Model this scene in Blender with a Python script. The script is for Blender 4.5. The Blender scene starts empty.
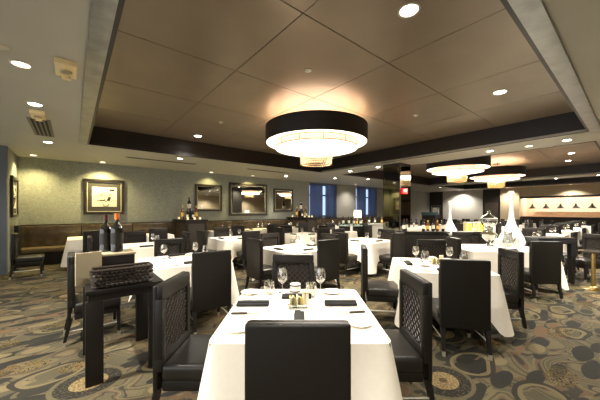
import bpy, bmesh, math, random
from mathutils import Vector, Matrix
random.seed(7)
PI = math.pi
S = bpy.context.scene
COL = S.collection
EYE = 1.53
CE = 3.08      # lower ceiling
CT = 3.52      # coffer ceiling
TH = math.radians(39.3)   # the room's long axis A against world x
CA, SA = math.cos(TH), math.sin(TH)

# ---------------------------------------------------------------- camera, world, exposure
cam = bpy.data.cameras.new('camera')
cam.sensor_width = 36.0
cam.lens = 278.0 / 600.0 * 36.0
cam.shift_y = 10.5 / 600.0
cam.clip_start = 0.05
camo = bpy.data.objects.new('camera', cam); COL.objects.link(camo)
camo.location = (0, 0, EYE); camo.rotation_euler = (PI / 2, 0, 0)
S.camera = camo
S.view_settings.view_transform = 'Standard'
S.view_settings.look = 'None'
S.view_settings.gamma = 1.0
S.view_settings.exposure = 1.25
S.cycles.use_denoising = True
S.cycles.max_bounces = 7
S.cycles.diffuse_bounces = 4
S.cycles.glossy_bounces = 4
S.cycles.transparent_max_bounces = 12
S.cycles.sample_clamp_indirect = 6.0
w = bpy.data.worlds.new('world'); S.world = w; w.use_nodes = True
w.node_tree.nodes['Background'].inputs[0].default_value = (0.97, 0.97, 0.98, 1)
w.node_tree.nodes['Background'].inputs[1].default_value = 1.05

# ---------------------------------------------------------------- frames
def RA(a, n, z=0.0):
    """room coordinates (along the picture wall, towards it) to world"""
    return Vector((CA * a - SA * n, SA * a + CA * n, z))

# ---------------------------------------------------------------- materials
MATS = {}
def srgb(r, g, b):
    f = lambda c: c / 12.92 if c <= 0.04045 else ((c + 0.055) / 1.055) ** 2.4
    return (f(r / 255), f(g / 255), f(b / 255), 1)
def mat(name, col, rough=0.6, metal=0.0, emis=0.0, spec=0.5, noise=0.0, nscale=8.0, bump=0.0, bscale=60.0, ecol=None, coat=0.0):
    if name in MATS: return MATS[name]
    m = bpy.data.materials.new(name); m.use_nodes = True
    nt = m.node_tree; b = nt.nodes['Principled BSDF']
    c = srgb(*col)
    b.inputs['Base Color'].default_value = c
    b.inputs['Roughness'].default_value = rough
    b.inputs['Metallic'].default_value = metal
    b.inputs['Specular IOR Level'].default_value = spec
    b.inputs['Coat Weight'].default_value = coat
    if emis:
        b.inputs['Emission Color'].default_value = srgb(*ecol) if ecol else c
        b.inputs['Emission Strength'].default_value = emis
    tc = nt.nodes.new('ShaderNodeTexCoord')
    if noise:
        n = nt.nodes.new('ShaderNodeTexNoise'); n.inputs['Scale'].default_value = nscale; n.inputs['Detail'].default_value = 4
        nt.links.new(tc.outputs['Object'], n.inputs['Vector'])
        r = nt.nodes.new('ShaderNodeValToRGB')
        r.color_ramp.elements[0].position = 0.3; r.color_ramp.elements[1].position = 0.7
        r.color_ramp.elements[0].color = tuple(x * (1 - noise) for x in c[:3]) + (1,)
        r.color_ramp.elements[1].color = tuple(min(1, x * (1 + noise)) for x in c[:3]) + (1,)
        nt.links.new(n.outputs['Fac'], r.inputs['Fac'])
        nt.links.new(r.outputs['Color'], b.inputs['Base Color'])
    if bump:
        n2 = nt.nodes.new('ShaderNodeTexNoise'); n2.inputs['Scale'].default_value = bscale; n2.inputs['Detail'].default_value = 3
        nt.links.new(tc.outputs['Object'], n2.inputs['Vector'])
        bp = nt.nodes.new('ShaderNodeBump'); bp.inputs['Strength'].default_value = bump; bp.inputs['Distance'].default_value = 0.01
        nt.links.new(n2.outputs['Fac'], bp.inputs['Height']); nt.links.new(bp.outputs['Normal'], b.inputs['Normal'])
    MATS[name] = m
    return m

def clear_glass(name, tint=(250, 250, 248), gloss=0.4):
    if name in MATS: return MATS[name]
    m = bpy.data.materials.new(name); m.use_nodes = True
    nt = m.node_tree
    for n in list(nt.nodes): nt.nodes.remove(n)
    o = nt.nodes.new('ShaderNodeOutputMaterial'); mx = nt.nodes.new('ShaderNodeMixShader')
    t = nt.nodes.new('ShaderNodeBsdfTransparent'); t.inputs[0].default_value = srgb(*tint)
    g = nt.nodes.new('ShaderNodeBsdfGlossy'); g.inputs['Roughness'].default_value = 0.03
    f = nt.nodes.new('ShaderNodeLayerWeight'); f.inputs['Blend'].default_value = 0.35
    ma = nt.nodes.new('ShaderNodeMath'); ma.operation = 'MULTIPLY_ADD'
    ma.inputs[1].default_value = 0.75; ma.inputs[2].default_value = gloss * 0.4
    nt.links.new(f.outputs['Facing'], ma.inputs[0])
    nt.links.new(ma.outputs[0], mx.inputs[0]); nt.links.new(t.outputs[0], mx.inputs[1]); nt.links.new(g.outputs[0], mx.inputs[2])
    nt.links.new(mx.outputs[0], o.inputs[0])
    MATS[name] = m
    return m

leather = mat('black_leather', (18, 15, 12), 0.42, bump=0.12, bscale=140, spec=0.38)
leather_in = mat('seat_leather', (24, 22, 19), 0.36, bump=0.12, bscale=120, spec=0.5)
lattice_m = mat('lattice_leather', (56, 49, 41), 0.35, spec=0.6)
lat_back = mat('lattice_backing', (30, 24, 20), 0.7)
darkwood = mat('dark_wood', (20, 16, 14), 0.42, noise=0.25, nscale=12, spec=0.4)
steel = mat('brushed_steel', (205, 202, 192), 0.42, 0.9)
brass = mat('brass', (190, 165, 105), 0.3, 1.0)
linen = mat('white_linen', (236, 229, 214), 0.85, noise=0.02, nscale=30, bump=0.08, bscale=200)
china = mat('white_china', (244, 241, 232), 0.18, spec=0.6)
black_nap = mat('charcoal_napkin', (30, 30, 30), 0.85, bump=0.2, bscale=150)
glass = clear_glass('clear_glass')
thick_glass = clear_glass('cut_glass', (225, 230, 228), 0.9)
frosted = mat('milky_glass', (250, 249, 244), 0.2, spec=0.7)
bottle_m = mat('dark_bottle_glass', (16, 17, 14), 0.08, spec=0.8, coat=0.4)
amber_bottle = mat('amber_bottle_glass', (120, 66, 28), 0.1, spec=0.8)
label_m = mat('bottle_label', (228, 222, 204), 0.6)
gold_label = mat('gold_label', (226, 190, 70), 0.5)
orange_foil = mat('orange_foil', (200, 110, 45), 0.35, 0.2)
dark_foil = mat('oxblood_foil', (70, 38, 30), 0.35, 0.2)
bronze = mat('bronze_fabric', (22, 16, 13), 0.55)
lightshade = mat('lit_shade', (255, 240, 214), 0.6, emis=2.2, ecol=(255, 240, 214))
tier_side = mat('tier_side_fabric', (225, 190, 160), 0.7, emis=0.28, ecol=(240, 205, 175))
liner = mat('shade_lining', (235, 205, 170), 0.6, emis=0.5, ecol=(255, 232, 200))
crystal = mat('crystal', (92, 70, 38), 0.18, 0.9, emis=0.08, ecol=(255, 205, 120))
bulb = mat('bulb_glow', (255, 250, 235), 0.5, emis=14, ecol=(255, 246, 228))
bulb_dim = mat('bulb_dim_glow', (255, 246, 225), 0.5, emis=2.5, ecol=(255, 240, 210))
white_metal = mat('white_metal', (205, 200, 185), 0.5)
beige_plastic = mat('beige_plastic', (235, 215, 165), 0.45)
dark_slot = mat('dark_slot', (25, 24, 22), 0.7)
ceil_m = mat('ceiling_paint', (180, 178, 166), 0.6, noise=0.03, nscale=1.5)
coffer_m = mat('coffer_panel_covering', (132, 117, 99), 0.34, 0.2, noise=0.07, nscale=2.0, bump=0.12, bscale=25)
seam_m = mat('panel_seam', (52, 38, 28), 0.7)
fascia_m = mat('fascia_wood', (26, 19, 17), 0.42, noise=0.25, nscale=5)
trimwood = mat('grey_trim_wood', (150, 152, 150), 0.28, 0.5, noise=0.18, nscale=6)
pier_m = mat('blue_grey_paint', (92, 98, 104), 0.7)
beige_wall = mat('beige_wall', (196, 178, 146), 0.75, noise=0.04, nscale=3)
grey_panel = mat('grey_panel', (176, 172, 162), 0.7, noise=0.04, nscale=3)
light_wall = mat('light_grey_wall', (150, 148, 140), 0.8)
dark_wall = mat('dark_brown_wall', (48, 42, 36), 0.6)
tile_w = mat('kitchen_tile', (205, 178, 155), 0.4, noise=0.06, nscale=6)
counter_m = mat('counter_stone', (120, 92, 70), 0.3, noise=0.2, nscale=12)
mirror_m = mat('mirror_glass', (215, 216, 210), 0.03, 1.0)
mirror_dark = mat('smoked_mirror', (120, 118, 108), 0.05, 1.0)
silver_frame = mat('pewter_frame', (62, 59, 55), 0.35, 0.6, noise=0.1, nscale=20)
black_frame = mat('charcoal_frame', (46, 42, 38), 0.4)
mount_m = mat('grey_mount', (66, 65, 62), 0.8)
paper = mat('art_paper', (238, 232, 216), 0.8)
ink = mat('art_ink', (36, 33, 30), 0.8)
cream = mat('cream_line', (215, 208, 190), 0.5)
bench_m = mat('bronze_banquette_leather', (80, 68, 52), 0.2, noise=0.4, nscale=7, bump=0.25, bscale=18, spec=0.7)
bench_seat = mat('tan_banquette_seat', (98, 84, 58), 0.35, noise=0.2, nscale=6)
wicker = mat('dark_wicker', (40, 31, 24), 0.38)
tan_cover = mat('tan_card', (158, 146, 118), 0.6)
pane_m = mat('daylight_pane', (120, 135, 160), 0.4, emis=0.9, ecol=(150, 172, 210))
curtain_m = mat('blue_sheer', (120, 126, 138), 0.8)
def _sheer():
    nt = curtain_m.node_tree; L = nt.links; N = nt.nodes.new
    out = nt.nodes['Material Output']; b = nt.nodes['Principled BSDF']
    tl = N('ShaderNodeBsdfTranslucent'); tl.inputs[0].default_value = srgb(165, 174, 192)
    tr = N('ShaderNodeBsdfTransparent'); tr.inputs[0].default_value = srgb(215, 222, 235)
    m1 = N('ShaderNodeMixShader'); m1.inputs[0].default_value = 0.5; L.new(b.outputs[0], m1.inputs[1]); L.new(tl.outputs[0], m1.inputs[2])
    m2 = N('ShaderNodeMixShader'); m2.inputs[0].default_value = 0.30; L.new(m1.outputs[0], m2.inputs[1]); L.new(tr.outputs[0], m2.inputs[2])
    L.new(m2.outputs[0], out.inputs[0])
_sheer()
winframe = mat('window_frame_paint', (38, 42, 50), 0.5)
red_glow = mat('exit_red', (235, 40, 34), 0.5, emis=1.6, ecol=(240, 30, 30))
white_glow = mat('lamp_shade_glow', (255, 245, 220), 0.5, emis=1.4, ecol=(255, 243, 215))
yellow_glow = mat('amber_candle_glow', (250, 215, 90), 0.4, emis=0.55, ecol=(255, 205, 60))
teal = mat('teal_awning', (95, 125, 130), 0.7)
packet_y = mat('yellow_packet', (214, 196, 110), 0.6)
packet_w = mat('cream_packet', (232, 224, 200), 0.6)
packet_g = mat('olive_packet', (140, 134, 90), 0.6)

def wall_cover():
    m = bpy.data.materials.new('textured_wallcovering'); m.use_nodes = True
    nt = m.node_tree; b = nt.nodes['Principled BSDF']; L = nt.links
    tc = nt.nodes.new('ShaderNodeTexCoord')
    n = nt.nodes.new('ShaderNodeTexNoise'); n.inputs['Scale'].default_value = 22; n.inputs['Detail'].default_value = 5; n.inputs['Distortion'].default_value = 1.5
    L.new(tc.outputs['Object'], n.inputs['Vector'])
    r = nt.nodes.new('ShaderNodeValToRGB')
    r.color_ramp.elements[0].position = 0.35; r.color_ramp.elements[0].color = srgb(126, 130, 124)
    r.color_ramp.elements[1].position = 0.65; r.color_ramp.elements[1].color = srgb(156, 161, 154)
    L.new(n.outputs['Fac'], r.inputs['Fac']); L.new(r.outputs['Color'], b.inputs['Base Color'])
    b.inputs['Roughness'].default_value = 0.55
    bp = nt.nodes.new('ShaderNodeBump'); bp.inputs['Strength'].default_value = 0.35; bp.inputs['Distance'].default_value = 0.01
    L.new(n.outputs['Fac'], bp.inputs['Height']); L.new(bp.outputs['Normal'], b.inputs['Normal'])
    return m
wall_m = wall_cover()

def carpet():
    m = bpy.data.materials.new('patterned_carpet'); m.use_nodes = True
    nt = m.node_tree; b = nt.nodes['Principled BSDF']; L = nt.links; N = nt.nodes.new
    b.inputs['Roughness'].default_value = 0.9; b.inputs['Specular IOR Level'].default_value = 0.25
    tc = N('ShaderNodeTexCoord')
    def math_(op, a, bb=None, clamp=False):
        x = N('ShaderNodeMath'); x.operation = op; x.use_clamp = clamp
        for i, v in enumerate((a, bb)):
            if v is None: continue
            if isinstance(v, (int, float)): x.inputs[i].default_value = v
            else: L.new(v, x.inputs[i])
        return x.outputs[0]
    def mix(f, a, bb):
        x = N('ShaderNodeMix'); x.data_type = 'RGBA'
        L.new(f, x.inputs[0])
        for i, v in ((6, a), (7, bb)):
            if isinstance(v, tuple): x.inputs[i].default_value = v
            else: L.new(v, x.inputs[i])
        return x.outputs[2]
    def mapping(rot, sx, sy, off=(0, 0, 0)):
        x = N('ShaderNodeMapping'); x.inputs['Rotation'].default_value = (0, 0, rot); x.inputs['Scale'].default_value = (sx, sy, 0); x.inputs['Location'].default_value = off
        L.new(tc.outputs['Object'], x.inputs['Vector']); x.inputs['Scale'].default_value = (sx * 1.2, sy * 1.2, 0); return x.outputs[0]
    def vor(vec, rnd=0.8):
        x = N('ShaderNodeTexVoronoi'); x.voronoi_dimensions = '2D'; x.inputs['Scale'].default_value = 1; x.inputs['Randomness'].default_value = rnd
        L.new(vec, x.inputs['Vector']); s = N('ShaderNodeSeparateColor'); L.new(x.outputs['Color'], s.inputs[0])
        return x.outputs['Distance'], s.outputs[0], s.outputs[1]
    lt = lambda v, t: math_('LESS_THAN', v, t)
    gt = lambda v, t: math_('GREATER_THAN', v, t)
    both = lambda a, c: math_('MULTIPLY', a, c)
    # sweeping bands
    nz = N('ShaderNodeTexNoise'); nz.noise_dimensions = '2D'; nz.inputs['Scale'].default_value = 1.15; nz.inputs['Detail'].default_value = 1.2; nz.inputs['Distortion'].default_value = 1.4
    L.new(mapping(0.5, 1.0, 1.6), nz.inputs['Vector'])
    r = N('ShaderNodeValToRGB'); r.color_ramp.interpolation = 'CONSTANT'
    stops = [(0, (92, 88, 72)), (0.36, (112, 105, 84)), (0.42, (60, 58, 51)), (0.445, (98, 93, 76)), (0.50, (118, 110, 88)), (0.535, (104, 88, 70)), (0.575, (62, 59, 52)), (0.60, (100, 95, 78)), (0.68, (116, 109, 88))]
    e = r.color_ramp.elements
    e[0].position, e[0].color = stops[0][0], srgb(*stops[0][1])
    e[1].position, e[1].color = stops[1][0], srgb(*stops[1][1])
    for p, c in stops[2:]:
        q = e.new(p); q.color = srgb(*c)
    L.new(nz.outputs['Fac'], r.inputs['Fac'])
    col = r.outputs['Color']
    wob = N('ShaderNodeTexNoise'); wob.noise_dimensions = '2D'; wob.inputs['Scale'].default_value = 2.2; wob.inputs['Detail'].default_value = 1.0
    L.new(tc.outputs['Object'], wob.inputs['Vector'])
    wv_ = math_('MULTIPLY', math_('SUBTRACT', wob.outputs['Fac'], 0.5), 0.45)
    fib = N('ShaderNodeTexNoise'); fib.inputs['Scale'].default_value = 55; fib.inputs['Detail'].default_value = 2
    L.new(tc.outputs['Object'], fib.inputs['Vector'])
    # leaf-like slivers
    for rot, sx, sy, off, c1, c2, lo in ((0.9, 1.25, 4.2, (3, 5, 0), (44, 44, 40), (118, 94, 72), 0.40), (-0.55, 1.5, 4.6, (9, 2, 0), (50, 50, 46), (132, 122, 96), 0.5)):
        d, ra, rb = vor(mapping(rot, sx, sy, off), 0.95)
        d2 = math_('ADD', d, wv_)
        col = mix(both(lt(d2, 0.34), gt(ra, lo)), col, srgb(*c1))
        col = mix(both(lt(d2, 0.32), both(gt(ra, 0.15), lt(ra, 0.30))), col, srgb(*c2))
    # ovals
    d, ra, rb = vor(mapping(-0.35, 1.75, 3.0, (1, 2, 0)), 0.9)
    d = math_('ADD', d, math_('MULTIPLY', wv_, 0.4))
    big = gt(ra, 0.48)
    col = mix(both(lt(d, 0.36), big), col, srgb(98, 93, 76))
    col = mix(both(lt(d, 0.27), both(big, lt(rb, 0.45))), col, srgb(50, 51, 46))
    col = mix(both(lt(d, 0.27), both(big, gt(rb, 0.45))), col, srgb(132, 121, 95))
    col = mix(both(lt(d, 0.25), both(big, gt(rb, 0.75))), col, srgb(112, 90, 70))
    # crescent outlines
    d, ra, rb = vor(mapping(0.4, 0.95, 1.5, (5, 8, 0)), 0.9)
    d = math_('ADD', d, math_('MULTIPLY', wv_, 0.8))
    col = mix(both(both(gt(d, 0.26), lt(d, 0.33)), gt(ra, 0.45)), col, srgb(54, 52, 46))
    col = mix(both(both(gt(d, 0.20), lt(d, 0.26)), gt(ra, 0.45)), col, srgb(126, 117, 92))
    # rimmed medallions
    d, ra, rb = vor(mapping(0.2, 0.875, 1.0, (1.262, 0.458, 0)), 0.7)
    on = gt(ra, 0.76)
    speck = mix(gt(fib.outputs['Fac'], 0.5), srgb(160, 145, 110), srgb(128, 108, 78))
    rim = mix(gt(fib.outputs['Fac'], 0.56), srgb(40, 39, 36), srgb(84, 79, 64))
    col = mix(both(lt(d, 0.30), on), col, srgb(104, 98, 78))
    col = mix(both(lt(d, 0.26), on), col, rim)
    col = mix(both(lt(d, 0.15), on), col, speck)
    col = mix(both(lt(d, 0.04), on), col, srgb(92, 78, 58))
    # gold flecks inside some ovals
    d, ra, rb = vor(mapping(0.8, 1.3, 2.4, (7, 1, 0)), 0.9)
    fl = N('ShaderNodeTexNoise'); fl.inputs['Scale'].default_value = 30; fl.inputs['Distortion'].default_value = 2.0
    L.new(tc.outputs['Object'], fl.inputs['Vector'])
    sel = both(lt(d, 0.34), gt(ra, 0.76))
    col = mix(both(sel, gt(fl.outputs['Fac'], 0.50)), col, srgb(134, 113, 58))
    col = mix(both(sel, gt(fl.outputs['Fac'], 0.56)), col, srgb(32, 30, 25))
    # weave
    wv = N('ShaderNodeTexNoise'); wv.inputs['Scale'].default_value = 170; L.new(tc.outputs['Object'], wv.inputs['Vector'])
    k = math_('ADD', math_('MULTIPLY', wv.outputs['Fac'], 1.0), 0.02)
    mm = N('ShaderNodeMix'); mm.data_type = 'RGBA'; mm.blend_type = 'MULTIPLY'; mm.inputs[0].default_value = 1
    L.new(col, mm.inputs[6]); cc = N('ShaderNodeCombineColor')
    for i, g in enumerate((1.06, 1.0, 0.84)): L.new(math_('MULTIPLY', k, g), cc.inputs[i])
    L.new(cc.outputs[0], mm.inputs[7]); L.new(mm.outputs[2], b.inputs['Base Color'])
    bp = N('ShaderNodeBump'); bp.inputs['Strength'].default_value = 0.4; bp.inputs['Distance'].default_value = 0.005
    L.new(wv.outputs['Fac'], bp.inputs['Height']); L.new(bp.outputs['Normal'], b.inputs['Normal'])
    return m
carpet_m = carpet()

# ---------------------------------------------------------------- mesh helpers
class MB:
    def __init__(s): s.v = []; s.f = []; s.mi = []; s.m = 0
    def add(s, vs, fs):
        o = len(s.v); s.v += [Vector(v) for v in vs]
        for f in fs: s.f.append([o + i for i in f]); s.mi.append(s.m)
    def box(s, c, d, rz=0.0, bev=0.0, rx=0.0, ry=0.0, seg=2):
        M = Matrix.Translation(c) @ Matrix.Rotation(rz, 4, 'Z') @ Matrix.Rotation(ry, 4, 'Y') @ Matrix.Rotation(rx, 4, 'X')
        if bev:
            bm = bmesh.new(); bmesh.ops.create_cube(bm, size=1)
            for v in bm.verts: v.co = Vector((v.co.x * d[0], v.co.y * d[1], v.co.z * d[2]))
            bmesh.ops.bevel(bm, geom=bm.edges[:], offset=bev, segments=seg, profile=0.6, affect='EDGES')
            bm.verts.index_update()
            s.add([M @ v.co for v in bm.verts], [[v.index for v in f.verts] for f in bm.faces]); bm.free()
        else:
            x, y, z = d[0] / 2, d[1] / 2, d[2] / 2
            vs = [(-x, -y, -z), (x, -y, -z), (x, y, -z), (-x, y, -z), (-x, -y, z), (x, -y, z), (x, y, z), (-x, y, z)]
            s.add([M @ Vector(v) for v in vs], [(0, 3, 2, 1), (4, 5, 6, 7), (0, 1, 5, 4), (1, 2, 6, 5), (2, 3, 7, 6), (3, 0, 4, 7)])
        return s
    def b2(s, x0, x1, y0, y1, z0, z1, bev=0.0):
        return s.box(((x0 + x1) / 2, (y0 + y1) / 2, (z0 + z1) / 2), (x1 - x0, y1 - y0, z1 - z0), bev=bev)
    def lathe(s, prof, c=(0, 0, 0), n=24, cap=True):
        vs = []; fs = []
        for r, z in prof:
            for k in range(n):
                t = 2 * PI * k / n; vs.append((c[0] + r * math.cos(t), c[1] + r * math.sin(t), c[2] + z))
        for i in range(len(prof) - 1):
            for k in range(n):
                k2 = (k + 1) % n
                fs.append((i * n + k, i * n + k2, (i + 1) * n + k2, (i + 1) * n + k))
        if cap:
            if prof[0][0] > 1e-4: fs.append(tuple(reversed(range(n))))
            if prof[-1][0] > 1e-4: fs.append(tuple((len(prof) - 1) * n + k for k in range(n)))
        s.add(vs, fs); return s
    def taper(s, p0, p1, w0, w1):
        p0, p1 = Vector(p0), Vector(p1)
        vs = []
        for p, w_ in ((p0, w0), (p1, w1)):
            for sx, sy in ((-1, -1), (1, -1), (1, 1), (-1, 1)): vs.append(p + Vector((sx * w_ / 2, sy * w_ / 2, 0)))
        s.add(vs, [(0, 3, 2, 1), (4, 5, 6, 7), (0, 1, 5, 4), (1, 2, 6, 5), (2, 3, 7, 6), (3, 0, 4, 7)]); return s
    def tube(s, pts, r, n=6):
        pts = [Vector(p) for p in pts]; vs = []; fs = []
        for i, p in enumerate(pts):
            d = (pts[min(i + 1, len(pts) - 1)] - pts[max(i - 1, 0)]).normalized()
            u = d.orthogonal().normalized() if abs(d.z) > 0.9 else d.cross(Vector((0, 0, 1))).normalized()
            v = d.cross(u)
            for k in range(n):
                t = 2 * PI * k / n; vs.append(p + (u * math.cos(t) + v * math.sin(t)) * r)
        for i in range(len(pts) - 1):
            for k in range(n):
                k2 = (k + 1) % n; fs.append((i * n + k, i * n + k2, (i + 1) * n + k2, (i + 1) * n + k))
        fs.append(tuple(range(n))); fs.append(tuple((len(pts) - 1) * n + k for k in range(n)))
        s.add(vs, fs); return s
    def build(s, name, mats, parent=None, smooth=True, loc=None, rz=None):
        me = bpy.data.meshes.new(name); me.from_pydata(s.v, [], s.f)
        if not isinstance(mats, (list, tuple)): mats = [mats]
        for m in mats: me.materials.append(m)
        me.polygons.foreach_set('material_index', s.mi)
        bm = bmesh.new(); bm.from_mesh(me); bmesh.ops.recalc_face_normals(bm, faces=bm.faces[:]); bm.to_mesh(me); bm.free()
        if smooth:
            me.shade_smooth(); me.set_sharp_from_angle(angle=math.radians(38))
        o = bpy.data.objects.new(name, me); COL.objects.link(o)
        if parent: o.parent = parent
        if loc is not None: o.location = loc
        if rz is not None: o.rotation_euler = (0, 0, rz)
        return o

def tag(o, label, cat, group=None):
    o['label'] = label; o['category'] = cat
    if group: o['group'] = group
    return o
def empty(name, loc=(0, 0, 0), rz=0.0):
    o = bpy.data.objects.new(name, None); COL.objects.link(o); o.empty_display_size = 0.1
    o.location = loc; o.rotation_euler = (0, 0, rz); return o
def struct(o): o['kind'] = 'structure'; return o

KIDS = {}
def kids(o):
    k = o.name
    if k not in KIDS: KIDS[k] = list(o.children)
    return KIDS[k]
def copy_tree(o, parent=None):
    c = o.copy(); COL.objects.link(c)
    if parent: c.parent = parent
    for ch in kids(o): copy_tree(ch, c)
    return c
PROTO = {}; USED = set()
def place(kind, loc, rz, label, cat, group=None):
    p = PROTO[kind]
    if kind in USED: o = copy_tree(p)
    else:
        USED.add(kind); o = p
    PENDING.append((o, Vector(loc), rz))
    for key in ('label', 'category', 'group'):
        if key in o: del o[key]
    tag(o, label, cat, group)
    return o
PENDING = []

# ================================================================ STRUCTURE (in room axes, rotated by TH)
W0 = dict(loc=(0, 0, 0), rz=TH)
A0, A1, N0, NW = -7.0, 27.0, -6.0, 11.3
struct(MB().b2(A0, A1, N0, 12.2, -0.12, 0).build('floor', carpet_m, **W0))
C1 = (0.3, 7.8, 0.65, 8.15)
C2 = (9.05, 17.05, 0.65, 8.15)
C3 = (18.3, 22.2, 0.65, 8.15)
m = MB(); T = CE + 0.05
m.b2(A0, A1, N0, 0.65, CE, T); m.b2(A0, A1, 8.15, NW + 0.3, CE, T)
m.b2(A0, 0.3, 0.65, 8.15, CE, T); m.b2(7.8, 9.05, 0.65, 8.15, CE, T); m.b2(17.05, 18.3, 0.65, 8.15, CE, T); m.b2(22.2, A1, 0.65, 8.15, CE, T)
struct(m.build('ceiling', ceil_m, smooth=False, **W0))
pan = MB(); back = MB(); fas = MB(); trm = MB()
for (a0, a1, n0, n1), na in ((C1, 5), (C2, 5), (C3, 3)):
    back.b2(a0 - 0.05, a1 + 0.05, n0 - 0.05, n1 + 0.05, CT + 0.012, CT + 0.06)
    sa = (a1 - a0) / na; sn = (n1 - n0) / 5
    for i in range(na):
        for j in range(5):
            pan.b2(a0 + i * sa + 0.006, a0 + (i + 1) * sa - 0.006, n0 + j * sn + 0.006, n0 + (j + 1) * sn - 0.006, CT, CT + 0.012)
    t = 0.04
    for q in ((a0 - t, a1 + t, n1, n1 + t), (a0 - t, a1 + t, n0 - t, n0), (a0 - t, a0, n0, n1), (a1, a1 + t, n0, n1)):
        fas.b2(*q, CE - 0.006, CT + 0.02)
    u = 0.155
    for q in ((a0 - t - u, a1 + t + u, n1 + t, n1 + t + u), (a0 - t - u, a1 + t + u, n0 - t - u, n0 - t), (a0 - t - u, a0 - t, n0 - t, n1 + t), (a1 + t, a1 + t + u, n0 - t, n1 + t)):
        if (a0, a1, n0, n1) == C1 and (q[1] < 0.31 or q[3] < 0.66): trm.b2(*q, CE - 0.022, CE - 0.0005)
struct(pan.build('ceiling_panels', coffer_m, smooth=False, **W0))
struct(back.build('ceiling_backing', seam_m, smooth=False, **W0))
struct(fas.build('trim_1', fascia_m, smooth=False, **W0))
struct(trm.build('trim_2', trimwood, smooth=False, **W0))

# picture wall with two window openings
WIN = ((9.87, 11.97), (13.79, 15.87))
m = MB(); t = 0.2
m.b2(-1.42, 9.3, NW, NW + t, 0, CE)
struct(m.build('wall_pictures', wall_m, smooth=False, **W0))
m = MB()
for q in ((9.3, 9.87, 0, CE), (11.97, 13.79, 0, CE), (15.87, 23.5, 0, CE)): m.b2(q[0], q[1], NW, NW + t, q[2], q[3])
for a0, a1 in WIN: m.b2(a0, a1, NW, NW + t, 0, 1.2); m.b2(a0, a1, NW, NW + t, 2.98, CE)
struct(m.build('wall_windows', light_wall, smooth=False, **W0))
for i, (a0, a1) in enumerate(WIN):
    o = empty('window_%d' % (i + 1), (0, 0, 0), TH); struct(o)
    f = MB(); f.b2(a0, a1, NW + 0.05, NW + 0.12, 1.2, 1.26); f.b2(a0, a1, NW + 0.05, NW + 0.12, 2.92, 2.98)
    f.b2(a0, a0 + 0.07, NW + 0.05, NW + 0.12, 1.26, 2.92); f.b2(a1 - 0.07, a1, NW + 0.05, NW + 0.12, 1.26, 2.92)
    f.b2(a0 + 0.07, a1 - 0.07, NW + 0.055, NW + 0.115, 2.34, 2.42)
    am = (a0 + a1) / 2; f.b2(am - 0.03, am + 0.03, NW + 0.055, NW + 0.115, 1.26, 2.34); f.b2(am - 0.03, am + 0.03, NW + 0.055, NW + 0.115, 2.42, 2.92)
    f.build('window_frame', winframe, o, smooth=False)
    MB().b2(a0 + 0.02, a1 - 0.02, NW + 0.13, NW + 0.15, 1.22, 2.96).build('window_pane', pane_m, o, smooth=False)
    for s in (0, 1):     # gathered sheer curtains, one each side
        w_ = 0.88; c0 = a0 + 0.02 if s == 0 else a1 - 0.02 - w_
        vs = []; fs = []; n = 64
        for k in range(n + 1):
            x = c0 + w_ * k / n; y = NW - 0.07 + 0.035 * math.sin(k * 1.35) + 0.012 * math.sin(k * 0.7)
            for y2 in (y, y + 0.006): vs += [(x, y2, 1.12), (x, y2, 3.0)]
        for k in range(n):
            i0 = 4 * k; j0 = 4 * (k + 1)
            fs += [(i0, j0, j0 + 1, i0 + 1), (i0 + 2, i0 + 3, j0 + 3, j0 + 2), (i0 + 1, j0 + 1, j0 + 3, i0 + 3), (i0, i0 + 2, j0 + 2, j0)]
        mm = MB(); mm.add(vs, fs)
        c = mm.build('curtain', curtain_m, loc=(0, 0, 0), rz=TH)
        tag(c, 'blue gathered curtain on the %s edge of the %s window' % (('left', 'right')[s], ('nearer', 'farther')[i]), 'curtain', 'blue curtains at the windows')

struct(MB().b2(A0, A1, N0 - 0.2, N0, 0, CE).build('wall_near', beige_wall, smooth=False, **W0))
# return wall, pier, far wall with the kitchen opening
struct(MB().b2(-1.42, -1.22, 9.77, NW, 0, CE).build('wall_left', wall_m, smooth=False, **W0))
struct(MB().b2(A0, -1.22, 9.6, 9.77, 0, CE).build('wall_pier', pier_m, smooth=False, **W0))
F = 23.5
m = MB(); m.b2(F, F + 0.2, 10.2, NW, 0, CE); m.b2(F, F + 0.2, 6.23, 7.35, 0, CE)
struct(m.build('wall_far_dark', dark_wall, smooth=False, **W0))
struct(MB().b2(F - 0.05, F + 0.15, 7.35, 10.2, 0, CE).build('wall_far_panel', grey_panel, smooth=False, **W0))
struct(MB().b2(F - 0.15, F + 0.15, 5.15, 6.23, 0, CE).build('wall_far_column', beige_wall, smooth=False, **W0))
struct(MB().b2(F, F + 0.2, N0, 5.15, 2.46, CE).build('wall_far_bulkhead', beige_wall, smooth=False, **W0))
struct(MB().b2(F - 0.05, F + 0.25, N0, 5.15, 2.34, 2.46).build('trim_3', fascia_m, smooth=False, **W0))
struct(MB().b2(F, F + 0.2, N0, 5.15, 0, 1.1).build('wall_far_lower', dark_wall, smooth=False, **W0))
struct(MB().b2(F + 2.2, F + 2.4, N0, 6.5, 0, CE).build('wall_kitchen', tile_w, smooth=False, **W0))
struct(MB().b2(F + 0.2, F + 2.2, 5.15, 5.3, 0, CE).build('wall_kitchen_side', tile_w, smooth=False, **W0))

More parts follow.
